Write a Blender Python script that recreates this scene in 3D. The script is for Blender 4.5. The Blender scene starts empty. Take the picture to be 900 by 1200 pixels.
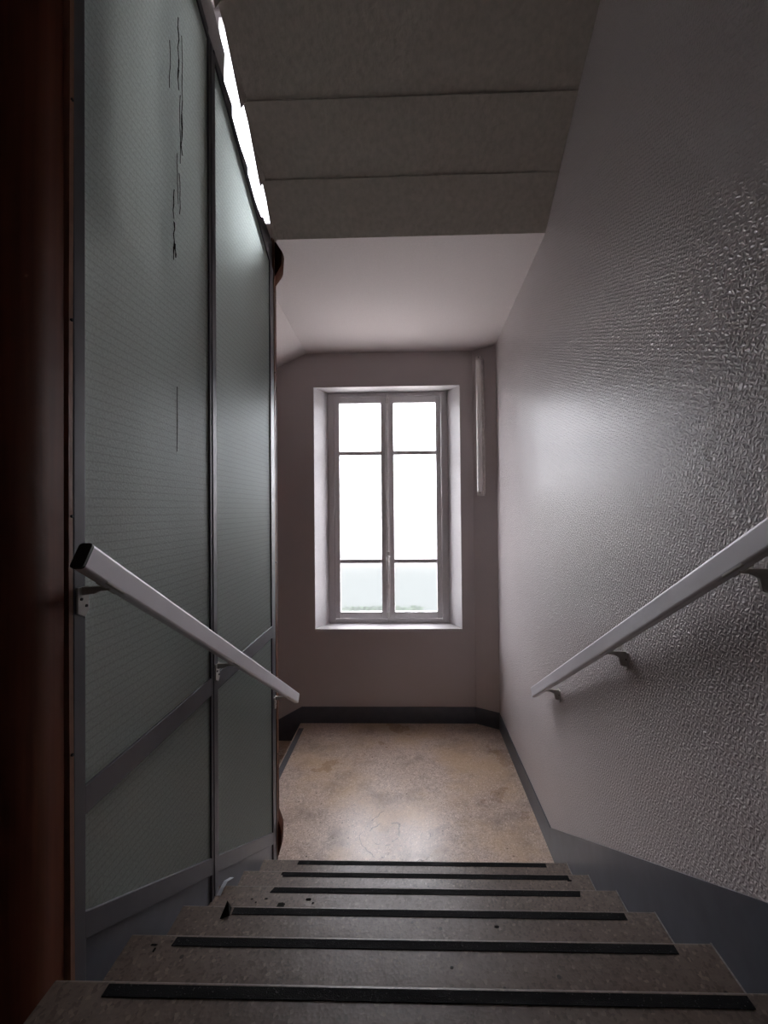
import bpy, bmesh, math, random
from mathutils import Vector, Matrix, Euler
random.seed(7)
SC = bpy.context.scene
COL = SC.collection

# ------------------------------------------------------------------ camera
YAW, ROLL, PITCH = 0.02475, 0.00943, 0.01107
cam_d = bpy.data.cameras.new('camera')
cam = bpy.data.objects.new('camera', cam_d)
COL.objects.link(cam)
cam_d.sensor_fit = 'VERTICAL'
cam_d.sensor_height = 36.0
cam_d.lens = 490.0 / 1200.0 * 36.0
cam_d.shift_x = -16.3 / 1200.0
cam_d.shift_y = -8.34 / 1200.0
cam_d.clip_start = 0.02
cam.location = (0, 0, 1.9986)
cam.rotation_euler = (Matrix.Rotation(YAW, 3, 'Z') @ Matrix.Rotation(math.pi/2 + PITCH, 3, 'X')
                      @ Matrix.Rotation(-ROLL, 3, 'Z')).to_euler()
SC.camera = cam

# ------------------------------------------------------------------ sky, exposure
world = bpy.data.worlds.new('overcast_sky')
SC.world = world
world.use_nodes = True
bg = world.node_tree.nodes['Background']
bg.inputs[0].default_value = (0.95, 0.93, 1.0, 1)
bg.inputs[1].default_value = 6.0
vs = SC.view_settings
vs.view_transform = 'Standard'
vs.look = 'None'
vs.gamma = 1.0
vs.use_curve_mapping = False
vs.exposure = 1.15
cy = SC.cycles
cy.use_denoising = True
cy.denoising_prefilter = 'ACCURATE'
cy.max_bounces = 14
cy.diffuse_bounces = 8
cy.glossy_bounces = 4
cy.transmission_bounces = 6
cy.transparent_max_bounces = 12
cy.sample_clamp_indirect = 12.0
cy.caustics_reflective = False
cy.caustics_refractive = True
cy.blur_glossy = 0.5

D = 3.9348                      # back wall
XL, XR = -0.77, 0.8094          # stair well edges
R, T = 0.165, 0.2612
Y0, Z0 = 0.9001, 0.99           # top nosing
ROOF = 7.6
W1 = dict(wl=-.8874, wr=.4925, fl=-.792, fr=.392, zb=.8765, zt=3.167)
W2 = dict(wl=-2.85, wr=-1.0, fl=-2.75, fr=-1.1, zb=4.45, zt=7.1)
XLW, YF = -3.3, -2.2

def portal(w, name):
    a = bpy.data.lights.new(name, 'AREA')
    a.shape = 'RECTANGLE'
    a.size = w['fr'] - w['fl'] - .1
    a.size_y = w['zt'] - w['zb'] - .1
    a.cycles.is_portal = True
    o = bpy.data.objects.new(name, a)
    COL.objects.link(o)
    o.location = ((w['fl'] + w['fr'])/2, D + .33, (w['zb'] + w['zt'])/2)
    o.rotation_euler = (-math.pi/2, 0, 0)
    return o
portal(W1, 'window_1_daylight_portal')
portal(W2, 'window_2_daylight_portal')

# ------------------------------------------------------------------ materials
def new_mat(name):
    m = bpy.data.materials.new(name)
    m.use_nodes = True
    nt = m.node_tree
    for n in list(nt.nodes):
        nt.nodes.remove(n)
    out = nt.nodes.new('ShaderNodeOutputMaterial')
    return m, nt, out

class N:
    """tiny node helper"""
    def __init__(self, nt):
        self.nt = nt
    def __call__(self, kind, **kw):
        n = self.nt.nodes.new('ShaderNode' + kind)
        ins = kw.pop('ins', {})
        for k, v in kw.items():
            setattr(n, k, v)
        for k, v in ins.items():
            if hasattr(v, 'bl_idname') or isinstance(v, bpy.types.NodeSocket):
                self.nt.links.new(v, n.inputs[k])
            else:
                n.inputs[k].default_value = v
        return n
    def math(self, op, a, b=None, c=None, clamp=False):
        ins = {0: a}
        if b is not None: ins[1] = b
        if c is not None: ins[2] = c
        n = self('Math', operation=op, ins=ins)
        n.use_clamp = clamp
        return n.outputs[0]
    def ramp(self, fac, stops):
        n = self('ValToRGB', ins={0: fac})
        el = n.color_ramp.elements
        while len(el) < len(stops):
            el.new(0.5)
        for e, (p, c) in zip(el, stops):
            e.position = p
            e.color = (c, c, c, 1) if not isinstance(c, (tuple, list)) else (*c, 1)
        return n.outputs[0]
    def mixc(self, fac, a, b, mode='MIX'):
        n = self('Mix', data_type='RGBA', blend_type=mode)
        for k, v in ((0, fac), (6, a), (7, b)):
            if isinstance(v, bpy.types.NodeSocket):
                self.nt.links.new(v, n.inputs[k])
            elif k == 0:
                n.inputs[k].default_value = v
            else:
                n.inputs[k].default_value = (*v, 1)
        return n.outputs[2]

def principled(g, out, color, rough, spec=.5, metal=0, bump=None, strength=.2, dist=.002):
    p = g('BsdfPrincipled')
    for k, v in (('Base Color', color), ('Roughness', rough), ('Specular IOR Level', spec), ('Metallic', metal)):
        if isinstance(v, bpy.types.NodeSocket):
            g.nt.links.new(v, p.inputs[k])
        else:
            p.inputs[k].default_value = (*v, 1) if isinstance(v, tuple) else v
    if bump is not None:
        b = g('Bump', ins={'Strength': strength, 'Distance': dist, 'Height': bump})
        g.nt.links.new(b.outputs[0], p.inputs['Normal'])
    g.nt.links.new(p.outputs[0], out.inputs[0])
    return p

def simple(name, col, rough=.5, spec=.5, metal=0, nscale=30, namp=.12, bump=.1, dist=.001):
    m, nt, out = new_mat(name)
    g = N(nt)
    tc = g('TexCoord').outputs['Object']
    nz = g('TexNoise', ins={'Vector': tc, 'Scale': nscale, 'Detail': 5.0}).outputs[0]
    lo = tuple(c*(1-namp) for c in col)
    hi = tuple(min(1, c*(1+namp)) for c in col)
    c = g.mixc(g.ramp(nz, [(.3, 0.), (.7, 1.)]), lo, hi)
    principled(g, out, c, rough, spec, metal, nz, bump, dist)
    return m

M = {}
def wallpaper(name, col, rough, cell, strength, dist, spec=.5):
    """vinyl paper embossed with short crossing strokes"""
    m, nt, out = new_mat(name)
    g = N(nt)
    tc = g('TexCoord').outputs['Object']
    wob = g('TexNoise', ins={'Vector': tc, 'Scale': .8/cell, 'Detail': 1.0})
    off = g('VectorMath', operation='MULTIPLY_ADD', ins={0: wob.outputs['Color'], 1: (cell*1.1,)*3, 2: tc}).outputs[0]
    sep = g('SeparateXYZ', ins={0: off})
    a = g.math('ADD', sep.outputs[0], sep.outputs[1]); b = sep.outputs[2]
    u = g.math('DIVIDE', g.math('ADD', g.math('MULTIPLY', a, .93), g.math('MULTIPLY', b, .37)), cell)
    v = g.math('DIVIDE', g.math('SUBTRACT', g.math('MULTIPLY', b, .93), g.math('MULTIPLY', a, .37)), cell)
    par = g.math('MODULO', g.math('ABSOLUTE', g.math('ADD', g.math('FLOOR', u), g.math('FLOOR', v))), 2.)
    fu_ = g.math('ABSOLUTE', g.math('SUBTRACT', g.math('FRACT', u), .5))
    fv_ = g.math('ABSOLUTE', g.math('SUBTRACT', g.math('FRACT', v), .5))
    def stroke(across, along):
        return g.math('MULTIPLY', g.ramp(across, [(.06, 1.), (.30, 0.)]), g.ramp(along, [(.36, 1.), (.5, 0.)]))
    h = g.math('ADD', g.math('MULTIPLY', par, stroke(fu_, fv_)), g.math('MULTIPLY', g.math('SUBTRACT', 1., par), stroke(fv_, fu_)))
    fine = g('TexNoise', ins={'Vector': tc, 'Scale': 3.5/cell, 'Detail': 2.}).outputs[0]
    hh = g.math('ADD', h, g.math('MULTIPLY', fine, .25))
    big = g('TexNoise', ins={'Vector': tc, 'Scale': 1.3, 'Detail': 4.0}).outputs[0]
    c = g.mixc(g.ramp(big, [(.35, 0.), (.65, 1.)]), tuple(x*.93 for x in col), col)
    principled(g, out, c, rough, spec, 0, hh, strength, dist)
    return m
WALL = (.52, .472, .472)
M['wallpaper'] = wallpaper('embossed_vinyl_wallpaper', WALL, .30, .0135, .7, .0026, .6)
M['wall'] = wallpaper('painted_wallpaper', WALL, .45, .0135, .3, .0016, .4)
M['reveal'] = simple('white_reveal_paint', (.50, .48, .485), .5, nscale=160, bump=.25, dist=.001)
M['ceiling'] = simple('ceiling_paint', (.60, .545, .535), .8, .2, nscale=120, namp=.04, bump=.35, dist=.002)
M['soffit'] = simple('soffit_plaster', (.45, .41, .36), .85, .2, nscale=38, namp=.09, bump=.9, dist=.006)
M['roof'] = simple('dull_white_plaster', (.6, .58, .56), .9, .2)
M['skirt'] = simple('grey_gloss_paint', (.074, .080, .100), .36, .4, nscale=14, namp=.12, bump=.12, dist=.002)
M['frame'] = simple('grey_metal_paint', (.075, .075, .088), .40, .5, nscale=20, namp=.06, bump=.03)
M['white'] = simple('white_window_paint', (.60, .575, .585), .42, .5, nscale=60, namp=.04, bump=.15, dist=.001)
M['rail'] = simple('satin_aluminium', (.72, .71, .75), .34, .5, .2, nscale=8, namp=.03, bump=.02)
M['cap'] = simple('dark_plastic_cap', (.02, .02, .015), .5)
M['bracket'] = simple('cast_grey_metal', (.52, .50, .47), .4, .5, .1, nscale=60, namp=.1)
M['screw'] = simple('dark_screw', (.03, .03, .03), .45, .5, .6)
M['steel'] = simple('dull_steel', (.12, .12, .12), .5, .5, .5)
M['tube'] = simple('white_tube_glass', (.85, .82, .80), .25, .5, namp=.02, bump=0)
M['batten'] = simple('aged_white_enamel', (.62, .58, .56), .5, .4)
M['brown'] = None
M['worn_strip'] = simple('worn_grey_strip', (.10, .10, .11), .6, .3, nscale=120)
M['tape'] = simple('pale_tape', (.58, .61, .66), .5)
M['chip'] = simple('dark_hole', (.012, .011, .010), .9, .1)
M['caulk'] = simple('pale_mortar', (.24, .23, .23), .9, .1, nscale=90, namp=.3)
M['crack'] = simple('black_grime', (.012, .012, .01), .8, .1)
M['metal_white'] = simple('old_white_enamel_fitting', (.55, .53, .52), .35, .5)
M['shaft'] = simple('shaft_render', (.62, .64, .62), .9, .2)
M['render'] = simple('outside_render', (.6, .58, .55), .9, .1)
M['gravel'] = simple('dimming_grass', (.061, .066, .063), .95, .1, nscale=3, namp=.06)
M['leaf'] = simple('hedge_leaf', (.050, .074, .044), .6, .2)
M['terrace'] = simple('bounce_paving', (.68, .66, .63), .9, .1)

m, nt, out = new_mat('brown_laminate'); g = N(nt)
tc = g('TexCoord').outputs['Object']
mp = g('Mapping', ins={'Vector': tc, 'Scale': (30, 30, 1.2)})
nz = g('TexNoise', ins={'Vector': mp.outputs[0], 'Scale': 2.0, 'Detail': 6.0}).outputs[0]
c = g.mixc(g.ramp(nz, [(.3, 0.), (.7, 1.)]), (.050, .015, .008), (.075, .023, .011))
principled(g, out, c, .62, .05, 0, nz, .05, .001)
M['brown'] = m
M['bead'] = simple('brown_bead', (.20, .095, .055), .45, .4)

# worn landing floor
def floor_mat(name, c1, c2, rough0, rough1, landing):
    m, nt, out = new_mat(name); g = N(nt)
    tc = g('TexCoord').outputs['Object']
    n1 = g('TexNoise', ins={'Vector': tc, 'Scale': 2.2, 'Detail': 7.0, 'Roughness': .6}).outputs[0]
    n2 = g('TexNoise', ins={'Vector': tc, 'Scale': 28., 'Detail': 6.0, 'Roughness': .7}).outputs[0]
    v = g('TexVoronoi', ins={'Vector': tc, 'Scale': 170. if landing else 130., 'Randomness': 1.})
    c = g.mixc(g.ramp(n1, [(.35, 0.), (.65, 1.)]), c1, c2)
    c = g.mixc(g.ramp(n2, [(.35, .5), (.62, 0.)]), c, tuple(x*.62 for x in c1))
    c = g.mixc(g.math('MULTIPLY', g.ramp(v.outputs['Color'], [(.66, 0.), (.76, 1.)]), .55), c, tuple(x*.40 for x in c1))
    c = g.mixc(g.math('MULTIPLY', g.ramp(v.outputs['Color'], [(.14, 1.), (.2, 0.)]), .45), c, tuple(min(1, x*1.7) for x in c2))
    sp = g('TexVoronoi', ins={'Vector': tc, 'Scale': 13., 'Randomness': 1.})
    c = g.mixc(g.ramp(sp.outputs['Distance'], [(.06, 1.), (.085, 0.)]), c, tuple(x*.22 for x in c1))
    h = g.math('ADD', n2, g.math('MULTIPLY', v.outputs['Distance'], .4))
    if landing:
        sep = g('SeparateXYZ', ins={0: tc})
        x, y = sep.outputs[0], sep.outputs[1]
        # ingrained dirt patches and worn amber varnish, scattered by noise
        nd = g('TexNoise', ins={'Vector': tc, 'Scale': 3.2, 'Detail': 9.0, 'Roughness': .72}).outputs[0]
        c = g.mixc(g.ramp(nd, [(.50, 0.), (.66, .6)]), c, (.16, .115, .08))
        na = g('TexNoise', ins={'Vector': tc, 'Scale': 1.7, 'Detail': 6.0, 'Roughness': .6}).outputs[0]
        c = g.mixc(g.ramp(na, [(.45, 0.), (.62, .5)]), c, (.55, .37, .20))
        # thin curved cracks in the floor skin
        def arc(cx, cyy, r0, w, a, b, sc):
            d = g.math('SQRT', g.math('ADD', g.math('POWER', g.math('SUBTRACT', x, cx), 2.), g.math('POWER', g.math('MULTIPLY', g.math('SUBTRACT', y, cyy), 1.0), 2.)))
            wob = g('TexNoise', ins={'Vector': tc, 'Scale': 5., 'Detail': 5.}).outputs[0]
            e = g.math('ABSOLUTE', g.math('SUBTRACT', g.math('ADD', d, g.math('MULTIPLY', g.math('SUBTRACT', wob, .5), .20)), r0))
            line = g.ramp(e, [(w*.5, 1.), (w, 0.)])
            brk = g.ramp(g('TexNoise', ins={'Vector': tc, 'Scale': sc, 'Detail': 3.}).outputs[0], [(a, 0.), (b, 1.)])
            return g.math('MULTIPLY', line, brk)
        k = g.math('MAXIMUM', arc(-.10, 2.58, .225, .0035, .47, .52, 7.), arc(-.17, 2.62, .095, .0045, .47, .52, 11.))
        c = g.mixc(k, c, (.035, .025, .02))
        h = g.math('SUBTRACT', h, g.math('MULTIPLY', k, .8))
    rr = g.ramp(n1, [(.3, rough0), (.7, rough1)])
    principled(g, out, c, rr, .5 if landing else .38, 0, h, .16 if landing else .35, .0015)
    return m
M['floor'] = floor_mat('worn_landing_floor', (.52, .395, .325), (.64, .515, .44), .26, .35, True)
M['step'] = floor_mat('dark_terrazzo_step', (.100, .071, .054), (.140, .103, .082), .33, .50, False)

# black grit strip
m, nt, out = new_mat('black_grit'); g = N(nt)
tc = g('TexCoord').outputs['Object']
v = g('TexVoronoi', ins={'Vector': tc, 'Scale': 420.})
c = g.mixc(g.ramp(v.outputs['Color'], [(.86, 0.), (.92, 1.)]), (.011, .011, .012), (.055, .054, .056))
principled(g, out, c, .8, .08, 0, v.outputs['Distance'], .5, .001)
M['grit'] = m

# clear pane side / frosted window face
m, nt, out = new_mat('clear_glass'); g = N(nt)
mx = g('MixShader', ins={0: .04})
t = g('BsdfTransparent', ins={0: (.97, .98, .975, 1)})
gl = g('BsdfGlossy', ins={'Roughness': .03})
nt.links.new(t.outputs[0], mx.inputs[1]); nt.links.new(gl.outputs[0], mx.inputs[2]); nt.links.new(mx.outputs[0], out.inputs[0])
M['clear'] = m

m, nt, out = new_mat('frosted_window_glass'); g = N(nt)
tc = g('TexCoord').outputs['Object']
nz = g('TexNoise', ins={'Vector': tc, 'Scale': 140., 'Detail': 2.}).outputs[0]
bp = g('Bump', ins={'Strength': .35, 'Distance': .002, 'Height': nz})
rf = g('BsdfRefraction', ins={'Roughness': .40, 'IOR': 1.2, 'Color': (.98, .99, .985, 1), 'Normal': bp.outputs[0]})
t = g('BsdfTransparent', ins={0: (.98, .99, .985, 1)})
mx = g('MixShader', ins={0: .48})
nt.links.new(t.outputs[0], mx.inputs[1]); nt.links.new(rf.outputs[0], mx.inputs[2]); nt.links.new(mx.outputs[0], out.inputs[0])
M['frost'] = m

# wired obscure glass of the lift enclosure
m, nt, out = new_mat('wired_obscure_glass'); g = N(nt)
tc = g('TexCoord').outputs['Object']
sep = g('SeparateXYZ', ins={0: tc})
def wire(co, period, width):
    f = g.math('FRACT', g.math('DIVIDE', co, period))
    d = g.math('ABSOLUTE', g.math('SUBTRACT', f, .5))
    return g.ramp(d, [(width, 1.), (width*2.2, 0.)])
wig = g('TexNoise', ins={'Vector': tc, 'Scale': 60., 'Detail': 2.}).outputs[0]
zz = g.math('ADD', sep.outputs[2], g.math('MULTIPLY', wig, .004))
yy = g.math('ADD', sep.outputs[1], g.math('MULTIPLY', wig, .004))
wires = g.math('MAXIMUM', g.math('MULTIPLY', wire(zz, .0225, .05), .8), g.math('MULTIPLY', wire(yy, .0225, .04), .12))
fine = g('TexNoise', ins={'Vector': tc, 'Scale': 170., 'Detail': 3.}).outputs[0]
bp = g('Bump', ins={'Strength': .5, 'Distance': .002, 'Height': fine})
col = g.mixc(g.math('MULTIPLY', wires, .30), (.72, .80, .765), (.19, .21, .20))
col = g.mixc(g.ramp(fine, [(.32, .5), (.6, 0.)]), col, (.40, .46, .43))
tr = g('BsdfTranslucent', ins={'Color': col, 'Normal': bp.outputs[0]})
rf = g('BsdfRefraction', ins={'Roughness': .55, 'IOR': 1.25, 'Color': col, 'Normal': bp.outputs[0]})
df = g('BsdfDiffuse', ins={'Color': col})
gl = g('BsdfGlossy', ins={'Roughness': .35, 'Color': (.8, .85, .85, 1), 'Normal': bp.outputs[0]})
a = g('MixShader', ins={0: .22}); nt.links.new(tr.outputs[0], a.inputs[1]); nt.links.new(rf.outputs[0], a.inputs[2])
b = g('MixShader', ins={0: .12}); nt.links.new(a.outputs[0], b.inputs[1]); nt.links.new(df.outputs[0], b.inputs[2])
c = g('MixShader', ins={0: .07}); nt.links.new(b.outputs[0], c.inputs[1]); nt.links.new(gl.outputs[0], c.inputs[2])
nt.links.new(c.outputs[0], out.inputs[0])
M['wired'] = m

# ------------------------------------------------------------------ mesh helpers
class MB:
    def __init__(self):
        self.v = []; self.f = []; self.mi = []
    def add(self, vs, fs, mi=0):
        o = len(self.v)
        self.v += [tuple(p) for p in vs]
        for i, f in enumerate(fs):
            self.f.append([o + k for k in f])
            self.mi.append(mi[i] if isinstance(mi, (list, tuple)) else mi)
        return self
    def box(self, x0, x1, y0, y1, z0, z1, mi=0):
        v = [(x, y, z) for z in (z0, z1) for y in (y0, y1) for x in (x0, x1)]
        # faces: bottom, top, -y, +y, -x, +x
        return self.add(v, [(0, 2, 3, 1), (4, 5, 7, 6), (0, 1, 5, 4), (2, 6, 7, 3), (0, 4, 6, 2), (1, 3, 7, 5)], mi)
    def prism(self, poly, axis, a0, a1, mi=0):
        """polygon in the two other axes (in x,y,z order), extruded along axis"""
        n = len(poly)
        def p(uv, a):
            q = list(uv); q.insert('xyz'.index(axis), a); return tuple(q)
        v = [p(q, a0) for q in poly] + [p(q, a1) for q in poly]
        f = [tuple(range(n))[::-1], tuple(range(n, 2*n))] + [(i, (i+1) % n, n + (i+1) % n, n + i) for i in range(n)]
        return self.add(v, f, mi)
    def sweep(self, profile, p0, p1, side, up, mi=0):
        """closed 2-D profile (side, up) carried from p0 to p1"""
        n = len(profile)
        p0, p1, side, up = map(Vector, (p0, p1, side, up))
        v = [p0 + side*a + up*b for a, b in profile] + [p1 + side*a + up*b for a, b in profile]
        f = [tuple(range(n))[::-1], tuple(range(n, 2*n))] + [(i, (i+1) % n, n + (i+1) % n, n + i) for i in range(n)]
        return self.add(v, f, mi)
    def cyl(self, p0, p1, r, seg=12, r1=None, mi=0):
        p0, p1 = Vector(p0), Vector(p1)
        d = (p1 - p0).normalized()
        s = d.orthogonal().normalized(); u = d.cross(s)
        r1 = r if r1 is None else r1
        an = [2*math.pi*i/seg for i in range(seg)]
        v = [p0 + (s*math.cos(a) + u*math.sin(a))*r for a in an] + [p1 + (s*math.cos(a) + u*math.sin(a))*r1 for a in an]
        f = [tuple(range(seg))[::-1], tuple(range(seg, 2*seg))] + [(i, (i+1) % seg, seg + (i+1) % seg, seg + i) for i in range(seg)]
        return self.add(v, f, mi)
    def build(self, name, mat, parent=None, bevel=0, smooth=False, seg=2):
        me = bpy.data.meshes.new(name)
        me.from_pydata(self.v, [], self.f)
        for mm in (mat if isinstance(mat, (list, tuple)) else [mat]):
            me.materials.append(mm)
        for p, i in zip(me.polygons, self.mi):
            p.material_index = i
        bm = bmesh.new(); bm.from_mesh(me)
        bmesh.ops.recalc_face_normals(bm, faces=bm.faces)
        bm.to_mesh(me); bm.free()
        if smooth:
            for p in me.polygons: p.use_smooth = True
            me.set_sharp_from_angle(angle=math.radians(38))
        o = bpy.data.objects.new(name, me)
        COL.objects.link(o)
        if parent is not None:
            o.parent = parent
            w = Vector((0, 0, 0)); q = parent
            while q is not None:
                w += q.location; q = q.parent
            o.location = -w
        if bevel:
            b = o.modifiers.new('edge', 'BEVEL'); b.width = bevel; b.segments = seg; b.limit_method = 'ANGLE'
        return o

def tag(o, label=None, cat=None, group=None, kind=None):
    if label: o['label'] = label
    if cat: o['category'] = cat
    if group: o['group'] = group
    if kind: o['kind'] = kind
    return o
def empty(name, loc):
    o = bpy.data.objects.new(name, None); COL.objects.link(o); o.location = loc
    o.empty_display_size = .1
    return o
def struct(o, label, cat):
    return tag(o, label, cat, kind='structure')

# ------------------------------------------------------------------ the shell
struct(MB().box(XR, XR+.25, YF, 3.8262, -2.2, ROOF).build('wall_right', M['wallpaper']),
       'glossy embossed wallpaper wall carrying the handrail beside the stairs', 'wall')
P0, P1 = (.6138, D), (XR, 3.8262)
struct(MB().prism([P0, P1, (XR+.25, 3.8262), (XR+.25, D+.4), (.6138, D+.4)], 'z', -2.2, ROOF).build('wall_corner', M['wall']),
       'narrow slanted wall in the corner behind the fluorescent tube', 'wall')

def wall_with_windows():
    b = MB()
    x0, x1, z0, z1 = XLW, .6138, -2.2, ROOF
    def layer(ya, yb, kl, kr):
        a, c = W1, W2
        b.box(x0, x1, ya, yb, z0, a['zb'])
        b.box(x0, a[kl], ya, yb, a['zb'], a['zt'])
        b.box(a[kr], x1, ya, yb, a['zb'], a['zt'])
        b.box(x0, x1, ya, yb, a['zt'], c['zb'])
        b.box(x0, c[kl], ya, yb, c['zb'], c['zt'])
        b.box(c[kr], x1, ya, yb, c['zb'], c['zt'])
        b.box(x0, x1, ya, yb, c['zt'], z1)
    layer(D, D+.2, 'wl', 'wr')
    layer(D+.2, D+.4, 'fl', 'fr')
    return b.build('wall_back', M['wall'])
struct(wall_with_windows(), 'taupe papered wall around the tall landing window', 'wall')
b = MB().box(XLW-.4, XLW, YF-.25, D+.4, -2.2, ROOF)
struct(b.build('wall_left', M['roof']), 'outer stairwell wall beyond the lift shaft', 'wall')
struct(MB().box(XLW-.25, XR+.25, YF-.25, YF, -2.2, ROOF).build('wall_front', M['wall']), 'wall closing the upper floor opposite the window', 'wall')
struct(MB().box(XLW-.25, XR+.25, YF-.25, D+.4, ROOF, ROOF+.2).build('ceiling_roof', M['roof']), 'top ceiling of the stairwell', 'ceiling')
struct(MB().box(XLW-.25, XR+.25, YF-.25, D+.4, -2.4, -2.2).build('floor_bottom', M['step']), 'bottom floor under the lower flight', 'floor')

# landing floor with the nosing towards the lower flight
XN = -1.035
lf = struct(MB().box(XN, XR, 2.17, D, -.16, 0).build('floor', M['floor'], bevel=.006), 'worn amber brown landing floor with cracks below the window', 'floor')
MB().box(-1.022, -.978, 2.42, D-.10, -.004, .0012).build('anti_slip_strip', M['worn_strip'], lf)
# upper floor (camera stands on it)
def nose(y, z, back, bottom, r=.010):
    pts = [(back, z)]
    for i in range(6):
        a = math.pi/2*(1 - i/5)
        pts.append((y - r + r*math.cos(a), z - r + r*math.sin(a)))
    pts += [(y - .018, z - .045), (y - .018, bottom), (back, bottom)]
    return pts
b = MB().prism(nose(Y0, Z0, YF, Z0-.2), 'x', XL, XR)
b.box(XLW, XL, YF, .635, Z0-.2, Z0)
fu = struct(b.build('floor_upper', M['step'], smooth=True), 'upper floor slab whose edge starts the stairs', 'floor')

# ------------------------------------------------------------------ the flight of steps
SX = [(-.649, .687), (-.652, .699), (-.600, .698), (-.560, .659), (-.590, .707), (-.593, .689)]
stairs = struct(empty('staircase', (0, 1.5, 0)), 'dark brown terrazzo flight with black anti slip strips', 'stairs')
def strip(n, y, z, parent):
    xa, xb = SX[n]
    sl, sr = [(.0, .0), (.004, 0), (0, 0), (.012, .008), (0, 0), (.004, 0)][n]
    MB().prism([(xa, y-.034), (xb - sr, y-.034), (xb, y-.011), (xa+sl, y-.011)], 'z', z-.003, z+.0014).build('anti_slip_strip', M['grit'], parent)
strip(0, Y0, Z0, fu)
steps = [fu]
for n in range(1, 6):
    y, z = Y0 + n*T, Z0 - n*R
    st = MB().prism(nose(y, z, y-T-.016, z-R-.06), 'x', XL-.009, XR).build('step', M['step'], stairs, smooth=True)
    steps.append(st)
    strip(n, y, z, st)
    # pale mortar line along the tread end at the wall
    MB().box(XR-.0105, XR-.005, y-T+.01, y-.004, z-.002, z+.0012).build('mortar_line', M['caulk'], st)
# chips and the peeled strip end
def chip(n, x, back, w, d, rot=0):
    y, z = Y0 + n*T - back, Z0 - n*R
    c, s = math.cos(rot), math.sin(rot)
    k = [(-1, -.7), (-.2, -1), (.8, -.8), (1, .5), (.3, 1), (-.8, .8)]
    MB().prism([(x + (a*c - b_*s)*w/2, y + (a*s + b_*c)*d/2) for a, b_ in k], 'z', z-.004, z+.0008).build('chip', M['chip'], steps[n])
for n, x, bk, w, d in [(3, -.50, .085, .030, .022), (3, -.40, .060, .022, .010), (3, -.565, .060, .012, .006), (3, -.62, .062, .010, .005), (3, -.38, .075, .008, .008),
                       (3, -.37, .095, .010, .006), (3, -.60, .075, .006, .006), (2, .27, .062, .016, .008), (1, .055, .16, .007, .007), (1, .10, .075, .009, .006),
                       (1, -.70, .032, .018, .005), (1, -.692, .045, .006, .012), (4, -.585, .018, .030, .018), (4, .705, .036, .022, .010), (2, -.42, .14, .008, .006), (5, -.45, .03, .05, .004)]:
    chip(n, x, bk, w, d)
y2, z2 = Y0 + 2*T, Z0 - 2*R
fl = MB()
fl.add([(-.632, y2-.050, z2), (-.604, y2-.040, z2+.001), (-.610, y2-.014, z2+.001), (-.622, y2-.014, z2+.027),
        (-.628, y2-.050, z2), (-.602, y2-.042, z2+.003), (-.607, y2-.016, z2+.004), (-.618, y2-.018, z2+.027)],
       [(0, 1, 3), (1, 2, 3), (4, 7, 5), (5, 7, 6), (0, 3, 7, 4), (0, 4, 5, 1), (1, 5, 6, 2), (2, 6, 7, 3)])
fl.build('peeled_strip_end', M['crack'], steps[2])

# lower flight turning left from the landing
low = struct(empty('staircase', (-1.8, 3.2, -1)), 'lower flight leaving the landing to the left below the window wall', 'stairs')
for n in range(1, 9):
    x, z = XN - n*T, -n*R
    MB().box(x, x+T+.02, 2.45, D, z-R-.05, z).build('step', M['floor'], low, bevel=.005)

# ------------------------------------------------------------------ stringer, skirtings
def nl(y): return Z0 - (y - Y0)*R/T        # nosing line
struct(MB().prism([(.935, -.5), (2.43, -.5), (2.43, nl(2.43)+.09), (.935, nl(.935)+.09), ], 'x', XL-.10, XL-.007).build('trim_1', M['skirt']),
       'grey painted string wall under the glass partition', 'string wall')
sk = .006
def skz(y): return .137 + (2.477-y)*.644
struct(MB().prism([(YF, Z0), (YF, Z0+.15), (skz(.95) and .905, Z0+.15+.006), (2.463, .147), (3.826, .147), (3.826, 0), (2.0, 0), (2.0, -.1), (.6, Z0-.1)], 'x', XR-sk, XR+.01).build('baseboard_right', M['skirt']),
       'grey painted skirting climbing the right wall with the stairs', 'skirting')
ux, uy = (P1[0]-P0[0]), (P1[1]-P0[1]); L_ = math.hypot(ux, uy); nx, ny = uy/L_*sk, -ux/L_*sk
struct(MB().prism([P0, P1, (P1[0]+nx, P1[1]+ny), (P0[0]+nx-.001, P0[1]+ny)], 'z', 0, .15).build('baseboard_corner', M['skirt']), 'short grey skirting across the slanted corner', 'skirting')
struct(MB().prism([(-3.2, -1.2), (-3.2, -1.03), (-1.02, .152), (.6138, .152), (.6138, 0), (-1.03, 0), (-1.03, -.17), (-3.2, -1.5)], 'y', D-sk, D+.01).build('baseboard_back', M['skirt']),
       'grey skirting under the window that drops beside the lower flight', 'skirting')

# ------------------------------------------------------------------ ceilings and the flight overhead
ZC0, ZC1 = 3.487, 3.592
struct(MB().prism([(2.425, ZC1), (D, ZC0), (D, ZC1+.10), (2.425, ZC1+.10)], 'x', -.955, XR).build('ceiling', M['ceiling']), 'pale landing ceiling in front of the window', 'ceiling')
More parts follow.
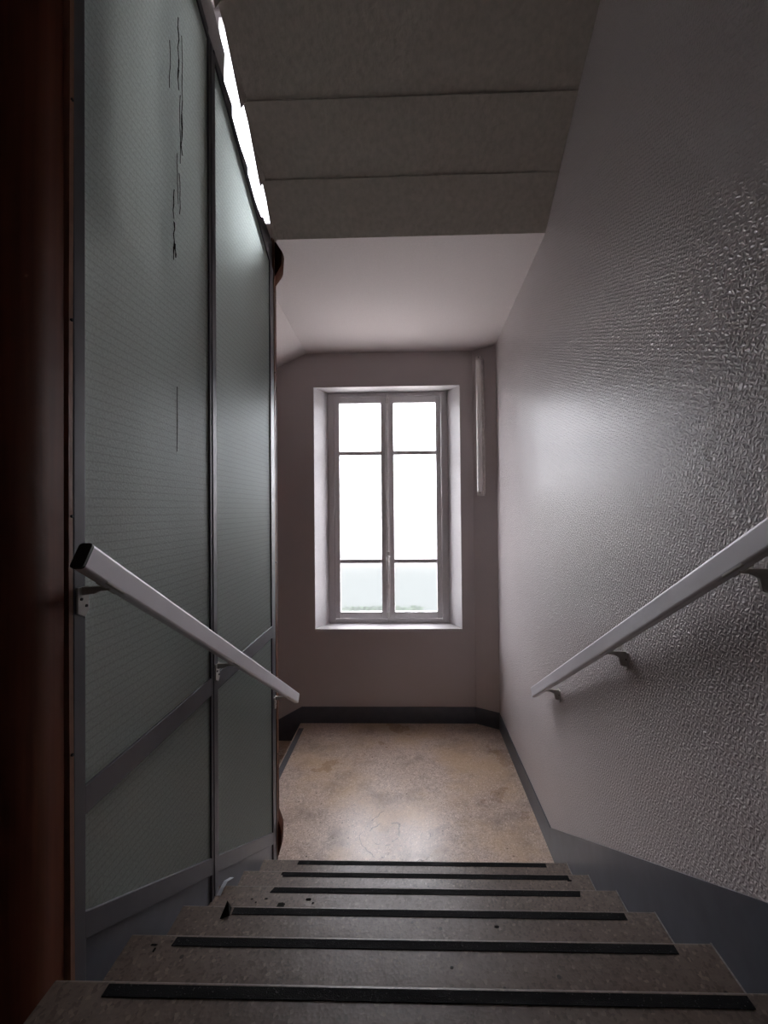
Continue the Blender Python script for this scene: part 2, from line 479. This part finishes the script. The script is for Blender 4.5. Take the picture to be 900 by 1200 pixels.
# soffit falling away to the left
b = MB()
v = []
for y in (2.665, D):
    zc = ZC1 - .016 if y < 3 else ZC0
    for x, dz in ((-.955, 0), (-2.6, -.75)):
        v += [(x, y, zc+dz), (x, y, zc+dz+.22)]
b.add(v, [(0, 2, 6, 4), (1, 5, 7, 3), (0, 1, 3, 2), (4, 6, 7, 5), (0, 4, 5, 1), (2, 3, 7, 6)])
struct(b.build('ceiling_slope', M['ceiling']), 'sloping ceiling beyond the left edge of the landing', 'ceiling')
sof = struct(empty('stair_soffit', (0, 1.5, 3.6)), 'dark plastered underside of the stairs overhead', 'soffit')
yz = [(2.425, 3.592), (2.197, 3.768), (1.945, 3.945)]
for i in range(6):
    yz.append((yz[-1][0]-T, yz[-1][1]+R))
for i in range(len(yz)-1):
    (ya, za), (yb, zb) = yz[i], yz[i+1]
    lip = .006
    sl = MB().prism([(ya, za), (yb, zb-lip), (yb, zb+.24), (ya, za+.24)], 'x', XL+.003, XR).build('soffit_slab', M['soffit'], sof)
    if i < 5:
        # tapered lip on the free edge of each slab
        w = .05 if i else .03
        MB().add([(XL-.002, ya-.01, za-.05), (XL+w*.5, ya-.01, za-.012), (XL+.004, yb+.05, zb-.002), (XL-.002, yb+.05, zb-.006),
                  (XL-.002, ya-.01, za+.1), (XL+w*.5, ya-.01, za+.1), (XL+.004, yb+.05, zb+.1), (XL-.002, yb+.05, zb+.1)],
                 [(0, 1, 2, 3), (4, 7, 6, 5), (0, 4, 5, 1), (1, 5, 6, 2), (2, 6, 7, 3), (3, 7, 4, 0)]).build('edge_lip', M['soffit'], sl)
ye, ze = yz[-1]
struct(MB().box(XLW, XR, YF, ye, ze, ze+.24).build('ceiling_upper', M['soffit']), 'ceiling over the upper floor', 'ceiling')

# ------------------------------------------------------------------ windows
def window(name, w, label, barred=True):
    wl, wr, fl, fr, zb, zt = (w[k] for k in ('wl', 'wr', 'fl', 'fr', 'zb', 'zt'))
    root = struct(empty(name, ((wl+wr)/2, D, zb)), label, 'window')
    yf = D + .2
    # splayed reveals
    MB().prism([(wl, D), (fl, yf), (wl, yf)], 'z', zb, zt).build('reveal', M['reveal'], root)
    MB().prism([(wr, D), (wr, yf), (fr, yf)], 'z', zb, zt).build('reveal', M['reveal'], root)
    MB().box(wl, wr, D, yf, zt-.004, zt+.004).build('reveal', M['reveal'], root)
    MB().box(wl-.002, wr+.002, D-.007, yf+.03, zb-.022, zb+.004).build('window_sill', M['reveal'], root, bevel=.003)
    # fixed frame
    s, t_ = .062, .06
    f = MB()
    f.box(fl, fl+s, yf, yf+t_, zb, zt).box(fr-s, fr, yf, yf+t_, zb, zt)
    f.box(fl+s, fr-s, yf, yf+t_, zt-.045, zt).box(fl+s, fr-s, yf, yf+t_, zb, zb+.045)
    f.build('frame', M['white'], root, bevel=.003)
    cx = (fl+fr)/2 - .003
    z0, z1 = zb+.05, zt-.05
    for side in (0, 1):
        x0, x1 = (fl+s+.003, cx) if side == 0 else (cx, fr-s-.003)
        st = .050
        in0 = x0 + st if side == 0 else x0 + .063
        in1 = x1 - .063 if side == 0 else x1 - st
        c = MB()
        ya, yb = yf-.012, yf+.035
        c.box(x0, in0, ya, yb, z0, z1).box(in1, x1, ya, yb, z0, z1)
        c.box(in0, in1, ya, yb, z0, z0+.065).box(in0, in1, ya, yb, z1-.062, z1)
        cas = c.build('casement', M['white'], root, bevel=.004)
        h = z1 - .062 - (z0 + .065)
        bars = [z0 + .065 + h*.2415, z0 + .065 + h*.760] if barred else []
        for zz_ in bars:
            MB().box(in0-.002, in1+.002, ya+.008, yb-.004, zz_-.019, zz_+.019).build('glazing_bar', M['white'], cas, bevel=.004)
        ed = [z0+.065] + bars + [z1-.062]
        for k in range(len(ed)-1):
            MB().box(in0-.006, in1+.006, yf+.010, yf+.014, ed[k]-.006, ed[k+1]+.006, [1, 1, 0, 1, 1, 1]).build('pane', [M['frost'], M['clear']], cas)
        # pin hinges
        hx = x0 if side == 0 else x1
        for hz in (z0+.17, (z0+z1)/2-.05, z1-.13):
            MB().cyl((hx, ya-.004, hz-.035), (hx, ya-.004, hz+.035), .006, 10).build('hinge', M['white'], cas, smooth=True)
    # raised meeting strip and the bolt rod
    MB().box(cx-.020, cx+.020, yf-.026, yf-.010, z0+.01, z1-.005).build('meeting_strip', M['white'], root, bevel=.006)
    rod = MB().cyl((cx+.002, yf-.034, z0-.03), (cx+.002, yf-.034, z1+.03), .0065, 10).build('bolt_rod', M['metal_white'], root, smooth=True)
    for hz in (z0+.035, z0+.32, z0+(z1-z0)*.645, z1-.05):
        MB().box(cx-.014, cx+.018, yf-.043, yf-.024, hz-.022, hz+.022).build('rod_guide', M['metal_white'], rod, bevel=.004)
    hz = z0 + (z1-z0)*.278
    k = MB().cyl((cx+.002, yf-.030, hz), (cx+.002, yf-.062, hz), .015, 14)
    k.box(cx-.015, cx+.019, yf-.044, yf-.024, hz-.055, hz+.055)
    k.cyl((cx+.002, yf-.060, hz+.012), (cx+.002, yf-.066, hz-.085), .008, 10, r1=.012)
    k.build('handle', M['metal_white'], rod, bevel=.003, smooth=True)
    return root
window('window_1', W1, 'tall white two leaf casement window with frosted panes on the landing wall')
window('window_2', W2, 'upper stairwell window seen white through the gap over the partition', False)

# ------------------------------------------------------------------ glass partition round the lift shaft
part = tag(empty('glass_partition', (XL-.03, 1.65, .4)), 'wired obscure glass partition in grey metal frame along the stairs', 'partition')
GX = XL - .009
def topz(y): return 3.735 - .62*(y-1.81)
def botz(y): return 1.056 - .63*(y-.982)
MT, MBt = 1.352, 1.283
posts = [(.943, .978), (1.608, 1.662), (2.332, 2.392)]
for i, (a, c) in enumerate(posts):
    zt0, zt1 = topz(a)+.02, topz(c)+.02
    zb0 = (nl(a)-.05, nl(c)-.05)
    prof = [(a, zb0[0]), (c, zb0[1]), (c, zt1), (a, zt0)]
    px = XL+.001
    MB().prism(prof, 'x', XL-.045, px).build('post', M['frame'], part, bevel=.002)
    if i == 1:   # raised cover strip down the middle post
        MB().prism([(a+.016, nl(a)-.04), (c-.004, nl(c)-.04), (c-.004, topz(c)), (a+.016, topz(a))], 'x', XL-.002, XL+.004).build('cover_strip', M['frame'], part, bevel=.002)
for i in range(2):
    a, c = posts[i][1]-.003, posts[i+1][0]+.003
    MB().box(XL-.045, XL+.001, a, c, MBt, MT).build('mid_rail', M['frame'], part, bevel=.003)
    MB().prism([(a, botz(a)-.067), (c, botz(c)-.067), (c, botz(c)), (a, botz(a))], 'x', XL-.045, XL+.001).build('bottom_rail', M['frame'], part, bevel=.003)
    MB().prism([(a, topz(a)), (c, topz(c)), (c, topz(c)+.045), (a, topz(a)+.045)], 'x', XL-.045, XL+.001).build('top_rail', M['frame'], part, bevel=.003)
    up = MB().prism([(a-.004, MT-.004), (c+.004, MT-.004), (c+.004, topz(c)+.006), (a-.004, topz(a)+.006)], 'x', GX-.003, GX+.003, 0)
    up.mi = [1, 0] + [1]*4
    o = up.build('glass_pane', [M['wired'], M['clear']], part)
    lo = MB().prism([(a-.004, botz(a)-.004), (c+.004, botz(c)-.004), (c+.004, MBt+.004), (a-.004, MBt+.004)], 'x', GX-.003, GX+.003)
    lo.mi = [1, 0] + [1]*4
    lo.build('glass_pane', [M['wired'], M['clear']], part)
    if i == 0:
        first = o
# grimy cracks down the first pane
def crack(pts, w):
    b = MB()
    for (ya, za), (yb, zb) in zip(pts, pts[1:]):
        k = w*random.uniform(.4, 1.3)
        b.prism([(ya-k, za), (ya+k, za), (yb+k*.6, zb), (yb-k*.6, zb)], 'x', GX+.002, GX+.0042)
    b.build('crack', M['crack'], first)
def run(y, za, zb, n, w, jit=.004):
    pts = []
    for i in range(n+1):
        pts.append((y + random.uniform(-jit, jit), za + (zb-za)*i/n))
    crack(pts, w)
run(1.405, 3.70, 3.45, 7, .0035, .007)
run(1.425, 3.66, 3.30, 8, .0015, .003)
run(1.413, 3.44, 3.20, 6, .0012)
run(1.420, 3.38, 3.24, 5, .0030, .006)
run(1.408, 3.16, 3.02, 5, .0012)
run(1.370, 3.08, 2.98, 4, .0015)
run(1.374, 2.97, 2.84, 6, .0032, .006)
run(1.376, 2.90, 2.855, 3, .0045, .008)
run(1.350, 3.56, 3.40, 4, .0008)
run(1.395, 3.22, 3.05, 5, .0008)
run(1.385, 2.42, 2.2, 4, .0007)
# pale infill above the top rail and dark packing wedges on it
MB().prism([(.945, topz(.945)+.04), (1.79, topz(1.79)+.04), (1.805, 4.02), (1.66, 4.11), (.945, 4.56)], 'x', XL-.045, XL-.02).build('infill_board', M['reveal'], part)
for a, c, h0, h1 in ((1.62, 1.85, .005, .075), (1.86, 2.03, .0, .055), (2.06, 2.27, .0, .075), (2.25, 2.40, .10, .14)):
    MB().prism([(a, topz(a)+.03), (c, topz(c)+.03), (c, topz(c)+.045+h1), (a, topz(a)+.045+h0)], 'x', XL-.030, XL-.006).build('packing_wedge', M['frame'], part, bevel=.002)

# ------------------------------------------------------------------ brown corner panels of the shaft
def corner_panel(near, label):
    yb = .929 if near else 2.424
    root = tag(empty('corner_panel', (XL-.1, yb, Z0 if near else 0)), label, 'panel')
    r = .20
    b = MB()
    z0, z1 = (.80, 4.75) if near else (0.0, 3.585)
    nz, na = 48, 12
    rows = []
    for i in range(nz+1):
        z = z0 + (z1-z0)*i/nz
        bul = 0
        if not near:
            for zc, hh, am in ((3.485, .10, .05), (.12, .085, .026)):
                k = (z-zc)/hh
                if abs(k) < 1: bul = max(bul, am*math.sqrt(1-k*k))
        row = []
        if near:
            path = [(XL-.004, .916), (XL-.004, .84)] + [(XL-.004-r+r*math.cos(t*math.pi/2/na), .84-r*math.sin(t*math.pi/2/na)) for t in range(1, na+1)] + [(-2.30, .64)]
        else:
            path = [(XL-.004, 2.407)] + [(XL-.004-r+(r+bul)*math.cos(t*math.pi/2/na), 2.412+(r+bul)*math.sin(t*math.pi/2/na)) for t in range(0, na+1)] + [(-2.30, 2.612)]
        rows.append([(x, y, z) for x, y in path])
    n = len(rows[0])
    v = [p for row in rows for p in row]
    f = [(i*n+j, i*n+j+1, (i+1)*n+j+1, (i+1)*n+j) for i in range(nz) for j in range(n-1)]
    o = b.add(v, f).build('sheet', M['brown'], root, smooth=True)
    so = o.modifiers.new('thick', 'SOLIDIFY'); so.thickness = .004; so.offset = -1 if near else 1
    # edge bead with screws
    ya, yc = (.9285, .9405) if near else (2.3945, 2.406)
    bead = MB()
    k = 24
    for i in range(k):
        za, zb = z0 + (z1-z0)*i/k, z0 + (z1-z0)*(i+1)/k
        wa, wb = (.0022*math.sin(za*2.3), .0022*math.sin(zb*2.3))
        bead.add([(XL-.012, ya, za), (XL+.003+wa, ya, za), (XL+.003+wa, yc, za), (XL-.012, yc, za),
                  (XL-.012, ya, zb), (XL+.003+wb, ya, zb), (XL+.003+wb, yc, zb), (XL-.012, yc, zb)],
                 [(0, 4, 5, 1), (1, 5, 6, 2), (2, 6, 7, 3), (3, 7, 4, 0)])
    be = bead.build('edge_bead', M['bead'], root)
    for sz in ((1.45, 1.99, 2.44, 2.95, 3.4) if near else (.6, 1.7, 2.8)):
        MB().cyl((XL+.002, (ya+yc)/2, sz), (XL+.0065, (ya+yc)/2, sz), .0035, 8).build('screw', M['screw'], be)
    return root
corner_panel(True, 'dark brown curved panel edged with a bead at the top of the stairs')
corner_panel(False, 'brown curved panel bulging at its ends beside the landing')

# lift shaft interior behind the glass
for yy_, lab in ((.99, 'steel guide rail in the lift shaft at the brown curved panel'), (1.56, 'steel guide rail in the lift shaft behind the middle post')):
    gr = tag(empty('guide_rail', (-1.0, yy_, -2.2)), lab, 'guide rail')
    MB().box(-1.045, -1.035, yy_-.045, yy_+.045, -2.2, ROOF-.02).build('rail_flange', M['steel'], gr)
    MB().box(-1.035, -.985, yy_-.006, yy_+.006, -2.2, ROOF-.02).build('rail_blade', M['steel'], gr)

blk = tag(empty('blocker', (-1.02, 1.17, 2.85)), 'dark counterweight added unseen in the lift shaft to darken the first pane', 'blocker')  # added unseen block that darkens the top of the first pane
MB().box(-1.10, -1.03, 1.06, 1.28, 2.85, 4.3).build('blocker_body', M['steel'], blk, bevel=.005)
MB().cyl((-1.065, 1.17, 4.29), (-1.065, 1.17, ROOF), .008, 8).build('blocker_cable', M['steel'], blk)

# ------------------------------------------------------------------ handrails
def handrail(side, label):
    s = -1 if side == 'l' else 1
    xw = XL if s < 0 else XR
    if s < 0:
        A, B = Vector((-.697, .879, 1.9045)), Vector((-.697, 2.566, .846)); plates = [(.963, M), (1.650, M), (2.366, M)]
    else:
        A, B = Vector((.735, .80, 1.983)), Vector((.735, 2.515, .906)); plates = [(.955, M), (1.590, M), (2.300, M)]
    root = tag(empty('handrail', (A.x, 1.7, 1.0)), label, 'handrail')
    d = (B-A).normalized()
    sd = Vector((1, 0, 0)); up = sd.cross(d); up = up if up.z > 0 else -up
    hw, hh, r = .0145, .0285, .0075
    prof = []
    for cxx, czz, a0 in ((hw-r, hh-r, 0), (-hw+r, hh-r, 90), (-hw+r, -hh+r, 180), (hw-r, -hh+r, 270)):
        for k in range(5):
            a = math.radians(a0 + 22.5*k)
            prof.append((cxx + r*math.cos(a), czz + r*math.sin(a)))
    MB().sweep(prof, A, B, sd, up).build('rail', M['rail'], root)
    pc = [(p[0]*1.02, p[1]*1.02) for p in prof]
    MB().sweep(pc, A - d*.006, A + d*.001, sd, up).build('end_cap', M['cap'], root, smooth=True)
    if s > 0:
        MB().sweep(prof, B - d*.001, B + d*.002, sd, up).build('end_cap', M['rail'], root, smooth=True)
    for py, _ in plates:
        rz = A.z + (py - A.y)*(B.z-A.z)/(B.y-A.y) - .031     # underside of rail at the bracket
        q = MB()
        pt = rz + .004
        xo = xw + (.004 if s < 0 else 0)
        # wall plate with a pointed foot
        x0, x1 = (xo-.001, xo+.004) if s < 0 else (xo-.004, xo+.001)
        q.prism([(py-.017, pt), (py+.017, pt), (py+.017, pt-.058), (py+.005, pt-.072), (py-.017, pt-.060)], 'x', x0, x1)
        # cast arm: deep at the wall, thinning to the saddle under the rail
        xi = -s
        base = xo + xi*.003
        end = A.x
        pr = [(base, pt), (base, pt-.056), (base + xi*.020, pt-.050), (base + xi*.027, pt-.020), (base + (end-base)*.62, pt-.012), (end, pt-.008), (end, pt+.002)]
        if s < 0: pr = [(base, pt), (base, pt-.020), (base + xi*.03, pt-.016), (base + (end-base)*.62, pt-.010), (end, pt-.008), (end, pt+.002)]
        q.prism(pr, 'y', py-.005, py+.005)
        # saddle following the rail slope
        c = Vector((A.x, py, rz + .001))
        q.sweep([(-.014, -.003), (.014, -.003), (.014, .003), (-.014, .003)], c - d*.035, c + d*.035, sd, up)
        br = q.build('bracket', M['bracket'], root, bevel=.0015)
        for sy, sz in ((-.007, -.028), (.008, -.046)):
            xs = (xo+.0035) if s < 0 else (xo-.0035)
            MB().cyl((xs, py+sy, pt+sz), (xs + xi*.0025, py+sy, pt+sz), .0035, 8).build('screw', M['screw'], br)
    return root
handrail('l', 'grey handrail with dark end cap bracketed to the glass partition')
handrail('r', 'grey handrail bracketed to the embossed wallpaper wall')

# ------------------------------------------------------------------ fluorescent tube on the slanted corner
cu = Vector((ux, uy, 0)).normalized(); cn = Vector((cu.y, -cu.x, 0))     # along the wall, out of the wall
base = Vector((P0[0], P0[1], 0)) + cu*.082
lamp = tag(empty('tube_light', (base.x, base.y, 2.12)), 'unlit vertical fluorescent tube light on the slanted corner wall', 'lamp')
def lbox(b, u0, u1, n0, n1, z0, z1):
    v = []
    for z in (z0, z1):
        for n_ in (n0, n1):
            for u_ in (u0, u1):
                p = base + cu*u_ + cn*n_; v.append((p.x, p.y, z))
    return b.add(v, [(0, 2, 3, 1), (4, 5, 7, 6), (0, 1, 5, 4), (2, 6, 7, 3), (0, 4, 6, 2), (1, 3, 7, 5)])
lbox(MB(), -.026, .034, -.002, .030, 2.135, 3.385).build('batten', M['batten'], lamp, bevel=.003)
for za, zb in ((2.118, 2.160), (3.360, 3.402)):
    h = lbox(MB(), -.026, .028, -.002, .066, za, zb).build('lamp_holder', M['batten'], lamp, bevel=.005)
    pz = base + cn*.064 + cu*.004
    MB().cyl((pz.x, pz.y, (za+zb)/2+.006), (pz.x + cn.x*.006, pz.y + cn.y*.006, (za+zb)/2+.006), .005, 8).build('screw', M['screw'], h)
pt = base + cn*.050 - cu*.002
MB().cyl((pt.x, pt.y, 2.155), (pt.x, pt.y, 3.365), .026, 20).build('tube', M['tube'], lamp, smooth=True)

# ------------------------------------------------------------------ torn tape at the foot of the middle post
y3, z3 = Y0 + 3*T, Z0 - 3*R
b = MB()
pts = [Vector((-.756, 1.632, z3+.001)), Vector((-.752, 1.656, z3+.010)), Vector((-.748, 1.680, z3+.015)), Vector((-.732, 1.700, z3+.012))]
for p, q in zip(pts, pts[1:]):
    w = Vector((.008, -.001, .001))
    t_ = Vector((.0, .0012, .0012))
    b.add([p-w, p+w, q+w, q-w, p-w+t_, p+w+t_, q+w+t_, q-w+t_], [(0, 1, 2, 3), (7, 6, 5, 4), (0, 4, 5, 1), (1, 5, 6, 2), (2, 6, 7, 3), (3, 7, 4, 0)])
tag(b.build('torn_tape', M['tape']), 'scrap of pale torn tape at the foot of the middle post', 'tape')

# ------------------------------------------------------------------ outside
struct(MB().box(-14, 14, D+.4, 12, -1.5, -1.2).build('bounce_terrace', M['terrace']), 'pale paved terrace added outside to bounce daylight onto the ceiling', 'ground')  # added pale ground, reflects daylight up onto the landing ceiling
struct(MB().box(-40, 40, 12, 70, -1.5, -1.21).build('dimming_lawn', M['gravel']), 'dark grass added beyond the terrace to dim the lower panes', 'ground')  # added dark ground that dims the lower window panes
struct(MB().box(-24, 24, 33, 33.3, -1.25, 3.4).build('wall_garden', M['render']), 'pale rendered wall across the garden outside', 'wall')
hb = MB()
rnd = random.Random(3)
for i in range(2600):
    p = Vector((rnd.uniform(-4.2, .4), 12.4 + rnd.uniform(-.3, .3), rnd.uniform(-1.2, -1.02 + rnd.uniform(0, .16))))
    s_ = rnd.uniform(.04, .09)
    q = Euler((rnd.uniform(0, 6), rnd.uniform(0, 6), rnd.uniform(0, 6))).to_matrix()
    hb.add([p + q @ Vector(c) * s_ for c in ((-1, 0, 0), (0, -.5, .1), (1, 0, 0), (0, .5, .1))], [(0, 1, 2, 3)])
tag(hb.build('hedge', M['leaf']), 'low green hedge outside blurred behind the lowest frosted panes', 'hedge')
